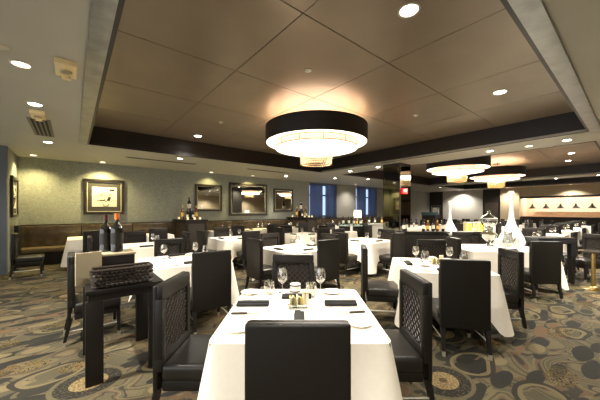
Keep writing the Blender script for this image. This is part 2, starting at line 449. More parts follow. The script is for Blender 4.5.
# mirror-clad column between the two coffers
cx, cn = 8.18, 4.9
o = empty('column', RA(cx, cn), TH); struct(o)
MB().b2(0.012, 0.68, 0.012, 0.64, 0, CE - 0.001).build('column_core', dark_wall, o, smooth=False)
MB().b2(0.0, 0.01, 0.02, 0.62, 0.12, CE - 0.08).build('column_glass', mirror_dark, o, smooth=False)
MB().b2(0.02, 0.66, 0.0, 0.01, 0.12, CE - 0.08).build('column_glass', mirror_dark, o, smooth=False)
MB().b2(-0.012, 0.02, -0.012, 0.02, 0, CE - 0.001).build('column_trim', black_frame, o, smooth=False)

# ================================================================ LIGHT FIXTURES
def area_light(name, parent, loc, energy, size, color=(1, 0.9, 0.75), rot=(0, 0, 0), shape='DISK'):
    l = bpy.data.lights.new(name, 'AREA'); l.energy = energy; l.size = size; l.shape = shape; l.color = color
    o = bpy.data.objects.new(name, l); COL.objects.link(o); o.parent = parent; o.location = loc; o.rotation_euler = rot; return o
def spot_light(name, parent, loc, energy, ang=1.7, blend=0.8, color=(1, 0.93, 0.82), rot=(0, 0, 0), r=0.05):
    l = bpy.data.lights.new(name, 'SPOT'); l.energy = energy; l.spot_size = ang; l.spot_blend = blend; l.color = color; l.shadow_soft_size = r
    o = bpy.data.objects.new(name, l); COL.objects.link(o); o.parent = parent; o.location = loc; o.rotation_euler = rot; return o

def downlight(x, y, z, label, energy=60, ang=2.0, bright=True, r=0.075, color=(1, 0.93, 0.82), rot=(0, 0, 0)):
    o = empty('recessed_downlight', (x, y, z))
    MB().lathe([(r * 1.25, -0.0005), (r * 1.25, -0.008), (r, -0.010), (r * 0.96, -0.003), (r * 0.96, -0.0005)], n=28, cap=False).build('trim_ring', white_metal, o)
    MB().lathe([(r * 0.95, -0.001), (r * 0.90, -0.006), (0.0001, -0.0075)], n=24).build('lens', bulb if bright else bulb_dim, o)
    if energy: spot_light('lamp_light', o, (0, 0, -0.03), energy * 0.95, ang, color=color, rot=rot)
    tag(o, label, 'ceiling light', 'recessed downlights'); return o
def pix(px, py, h):
    z = (h - EYE) * 278.0 / (210.5 - py)
    return (px - 300) / 278.0 * z, z, h
for px, py, lab, en, ang, br in (
    (21, 64, 'unlit-looking small downlight above the left edge of the room', 0, 1, False),
    (35, 104, 'downlight next to the air grille on the left ceiling', 130, 2.2, True),
    (48, 142, 'downlight just beyond the air grille on the left ceiling', 45, 2.0, True),
    (180, 158.5, 'downlight over the left wine divider', 35, 1.9, True),
    (350, 171, 'bright downlight on the soffit right of the near window', 90, 2.2, True),
    (378, 167, 'bright downlight on the soffit left of the mirrored column', 110, 2.2, True),
    (286, 176, 'small downlight in front of the smallest mirror', 70, 2.0, True),
    (335, 178, 'tiny downlight close to the near window', 50, 2.0, True),
    (368, 179, 'tiny downlight close to the far window', 50, 2.0, True),
    (490, 151, 'bright downlight on the soffit strip between both coffers', 170, 2.3, True),
    (567, 140, 'second bright downlight on the soffit strip, right of the middle', 130, 2.3, True),
    (529, 146, 'dim downlight between the two bright ones on the soffit strip', 0, 2.0, False),
    (556, 178.5, 'bright downlight on the far soffit before the kitchen', 150, 2.3, True),
    (599, 175, 'bright downlight on the far soffit at the right picture edge', 150, 2.3, True),
    (440, 187.5, 'small downlight over the dark doorway beyond the second coffer', 60, 2.0, True)):
    x, y, h = pix(px, py, CE); downlight(x, y, h, lab, en, ang, br)
for px, py, lab, en, br in (
    (198, 136, 'downlight in the near coffer, left of the chandelier', 170, True),
    (409, 10, 'dazzling downlight in the near coffer, closest to the viewer', 140, True),
    (500, 92, 'downlight in the near coffer, right of the chandelier', 160, True)):
    x, y, h = pix(px, py, CT); downlight(x, y, h, lab, en, 2.4, br, r=0.085)
for a, n, lab in ((11.2, 1.6, 'downlight in the second coffer above the white vases'), (13.4, 1.5, 'paired downlight in the second coffer, nearer the corner'),
                  (15.3, 1.8, 'paired downlight in the second coffer, toward the kitchen'), (11.0, 6.6, 'downlight in the second coffer toward the windows')):
    p = RA(a, n, CT); downlight(p.x, p.y, p.z, lab, 220, 2.4, True, r=0.085)
for a, n, lab in ((1.2, 1.4, 'added unseen downlight in the near coffer straight above the viewer'), (2.3, 5.6, 'downlight in the near coffer toward the artwork'), (5.9, 6.2, 'downlight in the near coffer toward the far corner')):
    if n > 2: continue
    p = RA(a, n, CT); downlight(p.x, p.y, p.z, lab, 110, 2.4, True, r=0.085)  # unseen overhead light, added to brighten the front table
# wall washers close to the picture wall
for a, n, lab, en in ((0.75, 10.88, 'wall-washing downlight above the framed artwork', 140), (6.2, 10.88, 'wall-washing downlight above the large mirror', 130),
                  (-0.85, 10.75, 'wall-washing downlight in the corner by the upright picture', 100), (4.35, 10.98, 'wall-washing downlight above the square mirror', 30),
                  (12.9, 10.6, 'wall-washing downlight between the windows', 80)):
    p = RA(a, n, CE); warm = (1, 0.80, 0.34) if a < 9 else (1, 0.92, 0.8)
    downlight(p.x, p.y, p.z, lab, en, 2.3, False, color=warm)
for a, n, lab, en in ((22.9, 8.7, 'downlight washing the grey far panel', 260), (22.9, 2.6, 'downlight washing the bulkhead over the kitchen', 140), (22.8, 5.7, 'downlight washing the beige far column', 120)):
    p = RA(a, n, CE); downlight(p.x, p.y, p.z, lab, en, 2.4, False)
for a, w_ in ((2.0, 'first'), (6.0, 'second'), (10.5, 'third'), (15.0, 'fourth')):  # unseen lights added to brighten the wall that the mirrors reflect
    p = RA(a, -5.0, CE); downlight(p.x, p.y, p.z, '%s added unseen downlight washing the wall behind the viewer' % w_, 170, 2.4, True)
# unseen fill lights added behind and beside the camera to brighten cloth sides
for a, n, lab in ((-1.0, -1.3, 'added fill downlight behind the viewer over the aisle'), (-1.2, 3.2, 'added fill downlight beyond the left picture edge over the aisle'), (7.2, -1.0, 'added fill downlight beyond the right picture edge over the aisle')):
    p = RA(a, n, CE); downlight(p.x, p.y, p.z, lab, 480, 2.5, True)

def chandelier(loc, s, label, power, drop=True):
    o = empty('drum_chandelier', (loc[0], loc[1], CT))
    zt = -(1.99 - 1.77); zb = -(1.99 - 1.43)
    R = 1.08 * s
    MB().lathe([(R, zb), (R, zt), (R - 0.014, zt), (R - 0.014, zb), (R, zb)], n=96, cap=False).build('outer_band', bronze, o)
    MB().lathe([(R - 0.016, zb + 0.002), (R - 0.016, zt - 0.002), (R - 0.024, zt - 0.002), (R - 0.024, zb + 0.002), (R - 0.016, zb + 0.002)], n=96, cap=False).build('band_lining', liner, o)
    r2 = 0.87 * s; z2 = -(1.99 - 1.31)
    MB().lathe([(r2, zb + 0.03), (r2, z2 + 0.004)], n=80, cap=False).build('tier_side', tier_side, o)
    MB().lathe([(r2 - 0.004, z2 + 0.004), (r2 - 0.02, z2), (0.0001, z2 - 0.012)], n=80).build('bottom_diffuser', lightshade, o)
    MB().lathe([(r2 + 0.002, zb + 0.03), (R - 0.026, zb + 0.02)], n=80, cap=False).build('ring_diffuser', lightshade, o)
    k = MB()
    for zz in (z2 + 0.015, zb + 0.012):
        k.lathe([(r2 + 0.002, zz - 0.006), (r2 + 0.008, zz - 0.006), (r2 + 0.008, zz + 0.006), (r2 + 0.002, zz + 0.006), (r2 + 0.002, zz - 0.006)], n=80, cap=False)
    for j in range(12):
        t = 2 * PI * j / 12 + 0.1
        k.box((math.cos(t) * (r2 + 0.006), math.sin(t) * (r2 + 0.006), (z2 + zb) / 2 + 0.01), (0.008, 0.01, abs(zb - z2)), rz=t)
        k.tube([(math.cos(t) * r2, math.sin(t) * r2, zb + 0.06), (math.cos(t) * (R - 0.02), math.sin(t) * (R - 0.02), zb + 0.06)], 0.006, 5)
    k.build('bronze_rings', mat('bronze_metal', (150, 110, 75), 0.35, 0.8), o)
    MB().lathe([(r2 - 0.03, zb + 0.12), (0.0001, zb + 0.12)], n=60).build('top_diffuser', mat('dim_shade', (230, 205, 175), 0.7, emis=0.45, ecol=(255, 220, 180)), o)
    rod = MB()
    for j in range(3):
        t = 2 * PI * j / 3; rod.tube([(math.cos(t) * 0.5 * s, math.sin(t) * 0.5 * s, zb + 0.10), (math.cos(t) * 0.5 * s, math.sin(t) * 0.5 * s, 0)], 0.008, 6)
    rod.lathe([(0.14, -0.03), (0.14, 0)], n=24)
    rod.build('suspension_rods', bronze, o)
    c = MB(); rc = 0.34 * s
    for lv in range(7):
        z = z2 - 0.06 - lv * 0.043
        rr = rc * (1.0 - 0.012 * lv); n = 36
        for j in range(n):
            t = 2 * PI * (j + 0.5 * (lv % 2)) / n; x, y = rr * math.cos(t), rr * math.sin(t); q = 0.021
            c.add([(x, y, z + q), (x + q, y, z), (x, y + q, z), (x - q, y, z), (x, y - q, z), (x, y, z - q)],
                  [(0, 1, 2), (0, 2, 3), (0, 3, 4), (0, 4, 1), (5, 2, 1), (5, 3, 2), (5, 4, 3), (5, 1, 4)])
    for j in range(18):
        t = 2 * PI * j / 18; c.tube([(rc * math.cos(t), rc * math.sin(t), z2 - 0.35), (rc * math.cos(t), rc * math.sin(t), z2 + 0.0)], 0.002, 4)
    c.build('crystal_cluster', crystal, o, smooth=False)
    area_light('up_light', o, (0, 0, zb + 0.14), power * 0.06, 1.5 * s, (1, 0.80, 0.60), (PI, 0, 0))
    area_light('down_light', o, (0, 0, z2 - 0.03), power * 0.55, 1.6 * s, (1, 0.9, 0.74))
    tag(o, label, 'chandelier', 'drum chandeliers'); return o
p = RA(4.05, 4.4)
chandelier((p.x, p.y), 1.0, 'large round drum chandelier with crystals in the near coffer', 230)
chandelier((5.42, 9.6), 0.9, 'drum chandelier in the second coffer, nearer of its two', 230)
chandelier((8.4, 11.9), 0.92, 'drum chandelier in the second coffer, nearer the kitchen', 200)

# emergency lights, grille, sprinklers
def ceiling_box(px, py, lab):
    x, y, h = pix(px, py, CE); o = empty('emergency_light', (x, y, h - 0.0005), TH)
    MB().box((0, 0, -0.03), (0.18, 0.36, 0.06), bev=0.012).build('housing', beige_plastic, o)
    MB().lathe([(0.055, -0.06), (0.05, -0.075), (0.035, -0.078), (0.0001, -0.078)], n=24).build('lens_ring', mat('beige_ring', (170, 160, 125), 0.3), o)
    MB().box((0, 0.15, -0.065), (0.08, 0.06, 0.05), bev=0.01).build('nozzle', beige_plastic, o)
    tag(o, lab, 'emergency light', 'beige emergency light boxes')
ceiling_box(66, 66, 'beige emergency light box close to the coffer edge')
ceiling_box(38, 113, 'beige emergency light box against the air grille')
x, y, h = pix(42, 128, CE)
o = empty('air_grille', (x, y, h - 0.0005), TH)
g = MB(); g.box((0, 0.0, -0.004), (0.30, 1.40, 0.008)); g.build('grille_plate', mat('grille_paint', (120, 116, 100), 0.6), o, smooth=False)
g = MB()
for k in range(4): g.box((-0.09 + k * 0.06, 0, -0.010), (0.030, 1.30, 0.006))
g.build('slots', dark_slot, o, smooth=False)
tag(o, 'long air grille with four dark slots on the left ceiling', 'air grille')
for a, n in ((2.2, 9.4), (6.0, 9.2)):
    p = RA(a, n, CE - 0.0005); o = empty('air_grille', p, TH)
    MB().box((0, 0, -0.004), (2.0, 0.16, 0.008)).build('grille_plate', mat('grille_paint', (120, 116, 100), 0.6), o, smooth=False)
    g = MB(); g.box((0, 0.03, -0.010), (1.9, 0.02, 0.006)); g.box((0, -0.03, -0.010), (1.9, 0.02, 0.006)); g.build('slots', dark_slot, o, smooth=False)
    tag(o, 'linear air slot in the ceiling before the %s' % ('framed artwork' if a < 3 else 'large mirror'), 'air grille')
for px, py, hh, lab in ((308, 70, CT, 'small ceiling detector in the near coffer, above the chandelier'), (221, 122, CT, 'tiny sprinkler in the near coffer, left of the chandelier'),
                        (416, 115, CT, 'tiny sprinkler in the near coffer, right of the chandelier'), (2, 46, CE, 'small ceiling detector at the left picture edge')):
    x, y, h = pix(px, py, hh)
    o = MB().lathe([(0.05, 0), (0.05, -0.012), (0.03, -0.02), (0.012, -0.035), (0.0001, -0.036)], n=20).build('ceiling_sprinkler', white_metal, loc=(x, y, h - 0.0005))
    tag(o, lab, 'sprinkler')

# exit sign projecting from the column
q = RA(8.36, 4.87)
o = empty('exit_sign', (q.x, q.y, 2.16), TH)
MB().box((0, -0.03, 0), (0.26, 0.05, 0.17), bev=0.006).build('housing', red_glow, o)
fc = bpy.data.curves.new('lettering', 'FONT'); fc.body = 'EXIT'; fc.size = 0.11; fc.align_x = 'CENTER'; fc.align_y = 'CENTER'; fc.extrude = 0.001
fo = bpy.data.objects.new('lettering', fc); COL.objects.link(fo); fo.parent = o; fo.location = (0, -0.0565, 0); fo.rotation_euler = (PI / 2, 0, 0)
fo.name = 'lettering_source'; fc.materials.append(mat('exit_letter', (255, 225, 215), 0.5, emis=0.8))
me_ = bpy.data.meshes.new_from_object(fo); fm = bpy.data.objects.new('lettering', me_); COL.objects.link(fm); fm.parent = o; fm.location = fo.location; fm.rotation_euler = fo.rotation_euler; bpy.data.objects.remove(fo)
tag(o, 'glowing red EXIT sign on the mirrored column', 'exit sign')

# ================================================================ WALL ART AND MIRRORS
def framed(name, a, n, w_, z0, z1, rz, frame_m, label, cat, kind, fw=0.07, group=None):
    """local x along the wall, local -y out of it"""
    p = RA(a, n, (z0 + z1) / 2); h = z1 - z0
    o = empty(name, p, rz); f = MB()
    for q in ((0, (h - fw) / 2, w_, fw), (0, -(h - fw) / 2, w_, fw)): f.box((q[0], -0.028, q[1]), (q[2], 0.055, q[3]), bev=0.008)
    for s in (-1, 1): f.box((s * (w_ - fw) / 2, -0.028, 0), (fw, 0.055, h - 2 * fw), bev=0.008)
    f.build('frame', frame_m, o)
    iw, ih = w_ - 2 * fw, h - 2 * fw
    if kind == 'mirror':
        b = MB(); b_ = 0.03
        for s in (-1, 1):
            b.box((0, -0.030, s * (ih - b_) / 2), (iw, 0.012, b_)); b.box((s * (iw - b_) / 2, -0.030, 0), (b_, 0.012, ih - 2 * b_))
        b.build('silver_inset', mat('silver_inset', (190, 186, 172), 0.25, 0.8), o, smooth=False)
        MB().box((0, -0.015, 0), (iw, 0.012, ih)).build('mirror_glass', mirror_m, o, smooth=False)
    else:
        MB().box((0, -0.012, 0), (iw, 0.012, ih)).build('mount', mount_m, o, smooth=False)
        b = MB()
        for s in (-1, 1):
            b.box((0, -0.022, s * (ih - 0.02) / 2), (iw, 0.008, 0.02)); b.box((s * (iw - 0.02) / 2, -0.022, 0), (0.02, 0.008, ih - 0.04))
        b.build('cream_fillet', cream, o, smooth=False)
        aw, ah = iw * 0.72, ih * 0.66
        pa = MB().box((0, -0.021, 0), (aw, 0.006, ah)).build('artwork', paper, o, smooth=False)
        r = random.Random(len(label)); k = MB()
        for j in range(16):
            x0 = r.uniform(-0.42, 0.30) * aw; y0 = r.uniform(-0.38, 0.38) * ah
            pts = []; L_ = r.uniform(0.08, 0.28) * aw; cu = r.uniform(-0.5, 0.6) * ah * 0.3
            for i in range(9):
                u = i / 8; xx = min(0.47 * aw, x0 + L_ * u)
                pts.append((xx, -0.0245, max(-0.46 * ah, min(0.46 * ah, y0 + cu * math.sin(u * PI) * (1 if j % 3 else -1) + 0.01 * math.sin(u * 9)))))
            k.tube(pts, r.choice((0.003, 0.005, 0.010)), 5)
        k.box((0.30 * aw, -0.0245, 0.36 * ah), (0.2 * aw, 0.002, 0.1 * ah)); k.box((0.18 * aw, -0.0245, -0.1 * ah), (0.12 * aw, 0.002, 0.22 * ah), ry=0.3); k.box((-0.1 * aw, -0.0245, -0.18 * ah), (0.2 * aw, 0.002, 0.06 * ah))
        k.build('ink_drawing', ink, pa, smooth=False)
    tag(o, label, cat, group); return o
yb = NW - 0.002
framed('framed_artwork', 0.83, yb, 1.12, 1.40, 2.56, TH, silver_frame, 'framed black ink drawing on white paper with a wide grey mount', 'picture', 'art', 0.09)
framed('wall_mirror', 4.36, yb, 1.14, 1.50, 2.60, TH, black_frame, 'square framed mirror right of the left wine divider', 'mirror', 'mirror', 0.08, 'framed mirrors on the wall')
framed('wall_mirror', 6.22, yb, 1.95, 1.30, 2.76, TH, black_frame, 'widest framed mirror, middle of the three on the wall', 'mirror', 'mirror', 0.10, 'framed mirrors on the wall')
framed('wall_mirror', 8.16, yb, 1.18, 1.48, 2.60, TH, black_frame, 'smallest looking framed mirror, next to the near window', 'mirror', 'mirror', 0.08, 'framed mirrors on the wall')
framed('framed_artwork', -1.218, 10.52, 0.92, 1.36, 2.42, TH + PI / 2, black_frame, 'tall framed drawing on the short return wall at the left', 'picture', 'art', 0.07)
framed('framed_artwork', 23.44 - 0.0, 10.75, 0.9, 0.9, 2.0, TH - PI / 2, black_frame, 'dim framed picture in the dark corner beyond the column', 'picture', 'art', 0.07)

# ================================================================ BANQUETTES AND DIVIDERS
def bench(a0, a1, label, end=False):
    L_ = a1 - a0; o = empty('banquette', RA((a0 + a1) / 2, 11.28), TH)
    b = MB(); n = max(1, round(L_ / 1.4)); s = L_ / n
    for i in range(n): b.box((-L_ / 2 + (i + 0.5) * s, -0.16, 0.78), (s - 0.006, 0.16, 0.62), bev=0.035, rx=0.10)
    b.box((0, -0.09, 0.60), (L_, 0.14, 0.96)); b.build('backrest', bench_m, o)
    MB().box((0, -0.125, 1.10), (L_, 0.13, 0.04), bev=0.012).build('cap_rail', darkwood, o)
    b = MB()
    for i in range(n): b.box((-L_ / 2 + (i + 0.5) * s, -0.48, 0.42), (s - 0.006, 0.52, 0.12), bev=0.03)
    b.build('seat', bench_seat, o)
    MB().box((0, -0.42, 0.18), (L_, 0.58, 0.36)).build('plinth', darkwood, o)
    if end: MB().box((-L_ / 2 + 0.05, -0.95, 0.57), (0.09, 0.5, 1.14), bev=0.01).build('end_panel', darkwood, o)
    tag(o, label, 'banquette', 'banquettes along the picture wall')
bench(-1.16, 2.98, 'bronze leather banquette under the framed ink drawing', True)
bench(3.74, 8.36, 'bronze leather banquette under the three mirrors')
bench(9.04, 16.5, 'bronze leather banquette under the windows')

def divider(a0, a1, label, items):
    o = empty('wine_divider', RA((a0 + a1) / 2, 10.5), TH); w_ = a1 - a0
    MB().box((0, 0, 0.58), (w_, 1.5, 1.16)).build('body', darkwood, o, smooth=False)
    k = MB(); k.box((0, -0.753, 0.58), (w_ - 0.14, 0.008, 0.98)); k.box((-w_ / 2 - 0.003, 0, 0.58), (0.008, 1.3, 0.98)); k.build('panel', mat('cabinet_panel', (58, 50, 42), 0.4), o, smooth=False)
    MB().box((0, 0, 1.185), (w_ + 0.1, 1.58, 0.05), bev=0.01).build('top', darkwood, o)
    tag(o, label, 'divider', 'dark dividers holding wine displays')
divider(3.0, 3.68, 'dark wooden wine divider between artwork and square mirror', None)
divider(8.4, 9.0, 'dark wooden wine divider beside the near window', None)

# ================================================================ PROTOTYPES
# chair: origin on the floor below the back, facing +y
def make_chair():
    r = empty('dining_chair')
    b = MB(); b.box((0, -0.012, 0.645), (0.49, 0.035, 0.73), bev=0.016, seg=3)
    b.box((0, 0.016, 0.955), (0.49, 0.055, 0.11), bev=0.024); b.box((0, 0.016, 0.47), (0.50, 0.05, 0.10), bev=0.015)
    for s in (-1, 1): b.box((s * 0.22, 0.016, 0.69), (0.06, 0.055, 0.46), bev=0.018)
    bk = b.build('backrest', leather, r)
    MB().box((0, 0.010, 0.71), (0.384, 0.010, 0.40)).build('lattice_backing', lat_back, bk, smooth=False)
    k = MB(); n = 12; p = 0.38 / n
    for i in range(n + 1):
        pts = []
        for j in range(37):
            z = 0.52 + 0.38 * j / 36
            x = -0.19 + i * p + (1 if i % 2 else -1) * p * 0.38 * math.sin(j / 36 * PI * 2 * 6)
            pts.append((max(-0.195, min(0.195, x)), 0.021, z))
        k.tube(pts, 0.0045, 4)
    k.build('lattice', lattice_m, bk)
    MB().box((0, 0.26, 0.41), (0.50, 0.46, 0.12), bev=0.035, seg=3).build('seat', leather_in, r)
    MB().box((0, 0.255, 0.318), (0.47, 0.44, 0.07), bev=0.006).build('seat_rail', leather, r)
    for sx in (-1, 1):
        for y, yb_ in ((0.0, -0.05), (0.455, 0.462)):
            l = MB().taper((sx * 0.222, yb_, 0.05), (sx * 0.218, y, 0.30), 0.030, 0.044).build('leg', darkwood, r, smooth=False)
            MB().taper((sx * 0.222, yb_ - (0.008 if y == 0 else -0.001), 0.0), (sx * 0.222, yb_, 0.05), 0.027, 0.031).build('leg_tip', steel, l, smooth=False)
    for sx in (-1, 1): MB().tube([(sx * 0.22, -0.03, 0.16), (sx * 0.22, 0.458, 0.16)], 0.008, 6).build('stretcher', steel, r)
    return r
PROTO['chair'] = make_chair()

def make_table(sx, sy):
    r = empty('dining_table')
    MB().box((0, 0, 0.735), (sx, sy, 0.04), bev=0.008).build('tabletop', darkwood, r)
    MB().lathe([(0.045, 0.03), (0.04, 0.10), (0.04, 0.70), (0.09, 0.715)], n=20).build('pedestal', black_frame, r)
    k = MB(); k.box((0, 0, 0.02), (0.62, 0.08, 0.04), bev=0.01); k.box((0, 0, 0.02), (0.08, 0.62, 0.04), bev=0.01); k.build('base', black_frame, r)
    return r
def make_cloth(sx, sy, d=0.42):
    hx, hy = sx / 2 + 0.006, sy / 2 + 0.006; h = 0.762; rc = 0.05
    per = []; n = 22
    corners = ((1, 1, 0), (-1, 1, 1), (-1, -1, 2), (1, -1, 3))
    for cx_, cy_, q in corners:
        for k in range(8):
            t = q * PI / 2 + (k + 0.5) / 8 * PI / 2
            per.append((cx_ * (hx - rc) + rc * math.cos(t), cy_ * (hy - rc) + rc * math.sin(t), math.cos(t), math.sin(t), True))
        nx, ny, _ = corners[(q + 1) % 4]
        t = (q + 1) * PI / 2
        x0, y0 = cx_ * (hx - rc) + rc * math.cos(t), cy_ * (hy - rc) + rc * math.sin(t)
        x1, y1 = nx * (hx - rc) + rc * math.cos(t), ny * (hy - rc) + rc * math.sin(t)
        for k in range(n):
            u = (k + 0.5) / n; per.append((x0 + (x1 - x0) * u, y0 + (y1 - y0) * u, math.cos(t), math.sin(t), False))
    M = len(per); vs = []; fs = []
    K = 11
    for k in range(K + 1):
        t = max(0, (k - 1)) / (K - 1)
        for i, (x, y, nx, ny, c) in enumerate(per):
            dc = math.hypot(abs(x) - hx, abs(y) - hy)
            w_ = math.exp(-(max(0, dc - 0.02) / 0.17) ** 2)
            if k == 0: vs.append((x * 0.985, y * 0.985, h)); continue
            drop = 0.004 + d * t * (1 + 0.60 * w_ ** 1.5)
            out = 0.004 + 0.035 * t + 0.10 * t * w_ + 0.018 * t * math.sin(i * 0.62 + 0.9 * math.sin(i * 0.23)) * (1 - w_)
            vs.append((x + nx * out, y + ny * out, max(0.012, h - drop)))
    for k in range(K):
        for i in range(M):
            j = (i + 1) % M; fs.append((k * M + i, k * M + j, (k + 1) * M + j, (k + 1) * M + i))
    o = len(vs); 
    # inner skin for real thickness at the hem
    m = MB(); m.add(vs, fs + [tuple(range(M))])
    ob = m.build('tablecloth', linen)
    return ob
SIZES = {'sq': (1.06, 1.10), 'room': (1.10, 1.10), 'long': (1.36, 1.10), 'six': (1.60, 1.16)}
for k, (a, b) in SIZES.items():
    PROTO['table_' + k] = make_table(a, b); PROTO['cloth_' + k] = make_cloth(a, b)

# tableware
wg = empty('wine_glass')
MB().lathe([(0.034, 0), (0.034, 0.002), (0.006, 0.006), (0.0035, 0.02), (0.0035, 0.085), (0.014, 0.09), (0.040, 0.112), (0.050, 0.142), (0.047, 0.180), (0.038, 0.225), (0.0365, 0.225), (0.0455, 0.180), (0.0485, 0.142), (0.038, 0.114), (0.0001, 0.096)], n=24).build('bowl', glass, wg)
PROTO['wine_glass'] = wg
tb = MB().lathe([(0.030, 0), (0.038, 0.01), (0.050, 0.06), (0.046, 0.125), (0.045, 0.125), (0.0485, 0.06), (0.036, 0.014), (0.0001, 0.012)], n=24).build('water_tumbler', glass)
PROTO['tumbler'] = tb
PROTO['plate'] = MB().lathe([(0.045, 0), (0.05, 0.004), (0.085, 0.014), (0.088, 0.016), (0.085, 0.0175), (0.055, 0.008), (0.0001, 0.006)], n=32).build('bread_plate', china)
def make_napkin():
    m = MB()
    m.box((0, 0, 0.013), (0.26, 0.075, 0.024), bev=0.011, seg=3); m.box((0.0, 0.012, 0.027), (0.255, 0.045, 0.012), bev=0.005)
    return m.build('folded_napkin', black_nap)
PROTO['napkin'] = make_napkin()
def make_knife():
    r = empty('table_knife')
    MB().box((0.06, 0, 0.008), (0.12, 0.020, 0.014), bev=0.005).build('handle', mat('knife_handle', (48, 40, 34), 0.35), r)
    MB().box((-0.06, 0.002, 0.004), (0.13, 0.020, 0.004), bev=0.001).build('blade', steel, r); return r
def make_fork():
    m = MB(); m.tube([(0.10, 0, 0.004), (0.03, 0, 0.005), (-0.03, 0, 0.009), (-0.05, 0, 0.006)], 0.004, 6); m.box((-0.06, 0, 0.006), (0.025, 0.022, 0.003))
    for s in (-1.5, -0.5, 0.5, 1.5): m.box((-0.088, s * 0.006, 0.007), (0.04, 0.0028, 0.003))
    return m.build('table_fork', steel)
PROTO['knife'] = make_knife(); PROTO['fork'] = make_fork()
def make_votive():
    r = empty('votive_holder')
    MB().lathe([(0.045, 0), (0.05, 0.004), (0.05, 0.075), (0.046, 0.08), (0.0001, 0.078)], n=28).build('body', china, r)
    k = MB()
    for z in (0.008, 0.062): k.lathe([(0.0505, z), (0.0525, z), (0.0525, z + 0.01), (0.0505, z + 0.01), (0.0505, z)], n=28, cap=False)
    k.build('dark_band', black_frame, r); return r
PROTO['votive'] = make_votive()
def make_caddy():
    r = empty('condiment_caddy')
    MB().box((0, 0, 0.01), (0.17, 0.10, 0.015), bev=0.004).build('tray', thick_glass, r)
    rr = random.Random(3)
    for i in range(7):
        MB().box((-0.07 + i * 0.014, rr.uniform(-0.01, 0.01), 0.055), (0.007, 0.065, 0.075 + rr.uniform(-0.01, 0.01)), rz=rr.uniform(-0.5, 0.5), ry=rr.uniform(-0.5, 0.3), bev=0.001).build('sugar_packet', (packet_y, packet_w, packet_g)[i % 3], r)
    for x in (0.04, 0.068):
        q = MB().lathe([(0.0135, 0.018), (0.0145, 0.03), (0.012, 0.10), (0.014, 0.115), (0.0145, 0.125), (0.008, 0.135), (0.0001, 0.136)], c=(x, 0, 0), n=16).build('shaker', packet_w, r)
        MB().lathe([(0.0148, 0.108), (0.0148, 0.114)], c=(x, 0, 0), n=16).build('collar', brass, q)
    return r
PROTO['caddy'] = make_caddy()
def make_bottle(kind, h, r0, glass_m, foil, lab):
    r = empty(kind); R = r0
    MB().lathe([(R * 0.9, 0), (R, 0.006), (R, h * 0.60), (R * 0.9, h * 0.66), (R * 0.42, h * 0.74), (R * 0.36, h * 0.80), (R * 0.36, h * 0.985), (R * 0.40, h * 0.99), (R * 0.38, h)], n=24).build('body', glass_m, r)
    MB().lathe([(R * 0.385, h * 0.84), (R * 0.385, h * 0.98), (R * 0.42, h * 0.985), (R * 0.42, h * 1.003), (0.0001, h * 1.004)], n=20).build('foil_cap', foil, r)
    MB().lathe([(R * 1.012, h * 0.20), (R * 1.012, h * 0.50)], n=24, cap=False).build('label', lab, r)
    return r
PROTO['dark_bottle'] = make_bottle('wine_bottle', 0.34, 0.040, bottle_m, dark_foil, label_m)
PROTO['magnum_dark'] = make_bottle('wine_bottle', 0.385, 0.054, bottle_m, dark_foil, mat('dark_label', (24, 22, 18), 0.4))
PROTO['orange_bottle'] = make_bottle('wine_bottle', 0.40, 0.056, bottle_m, orange_foil, mat('dark_label', (24, 22, 18), 0.4))
PROTO['gold_bottle'] = make_bottle('wine_bottle', 0.30, 0.038, amber_bottle, gold_label, gold_label)
PROTO['gold_large'] = make_bottle('wine_bottle', 0.50, 0.058, amber_bottle, gold_label, gold_label)
PROTO['big_bottle'] = make_bottle('wine_bottle', 0.52, 0.062, bottle_m, dark_foil, label_m)
PROTO['votive_small'] = MB().lathe([(0.03, 0), (0.036, 0.008), (0.036, 0.075), (0.033, 0.075), (0.032, 0.03), (0.0001, 0.028)], n=18).build('glass_candle_cup', mat('candle_cup', (240, 230, 200), 0.3, emis=0.35, ecol=(255, 225, 160)))

HC = 0.7625
# ================================================================ TABLES
def rot2(x, y, t): return x * math.cos(t) - y * math.sin(t), x * math.sin(t) + y * math.cos(t)
SIDE = {'near': (0, -1, 0.0), 'far': (0, 1, PI), 'left': (-1, 0, -PI / 2), 'right': (1, 0, PI / 2)}
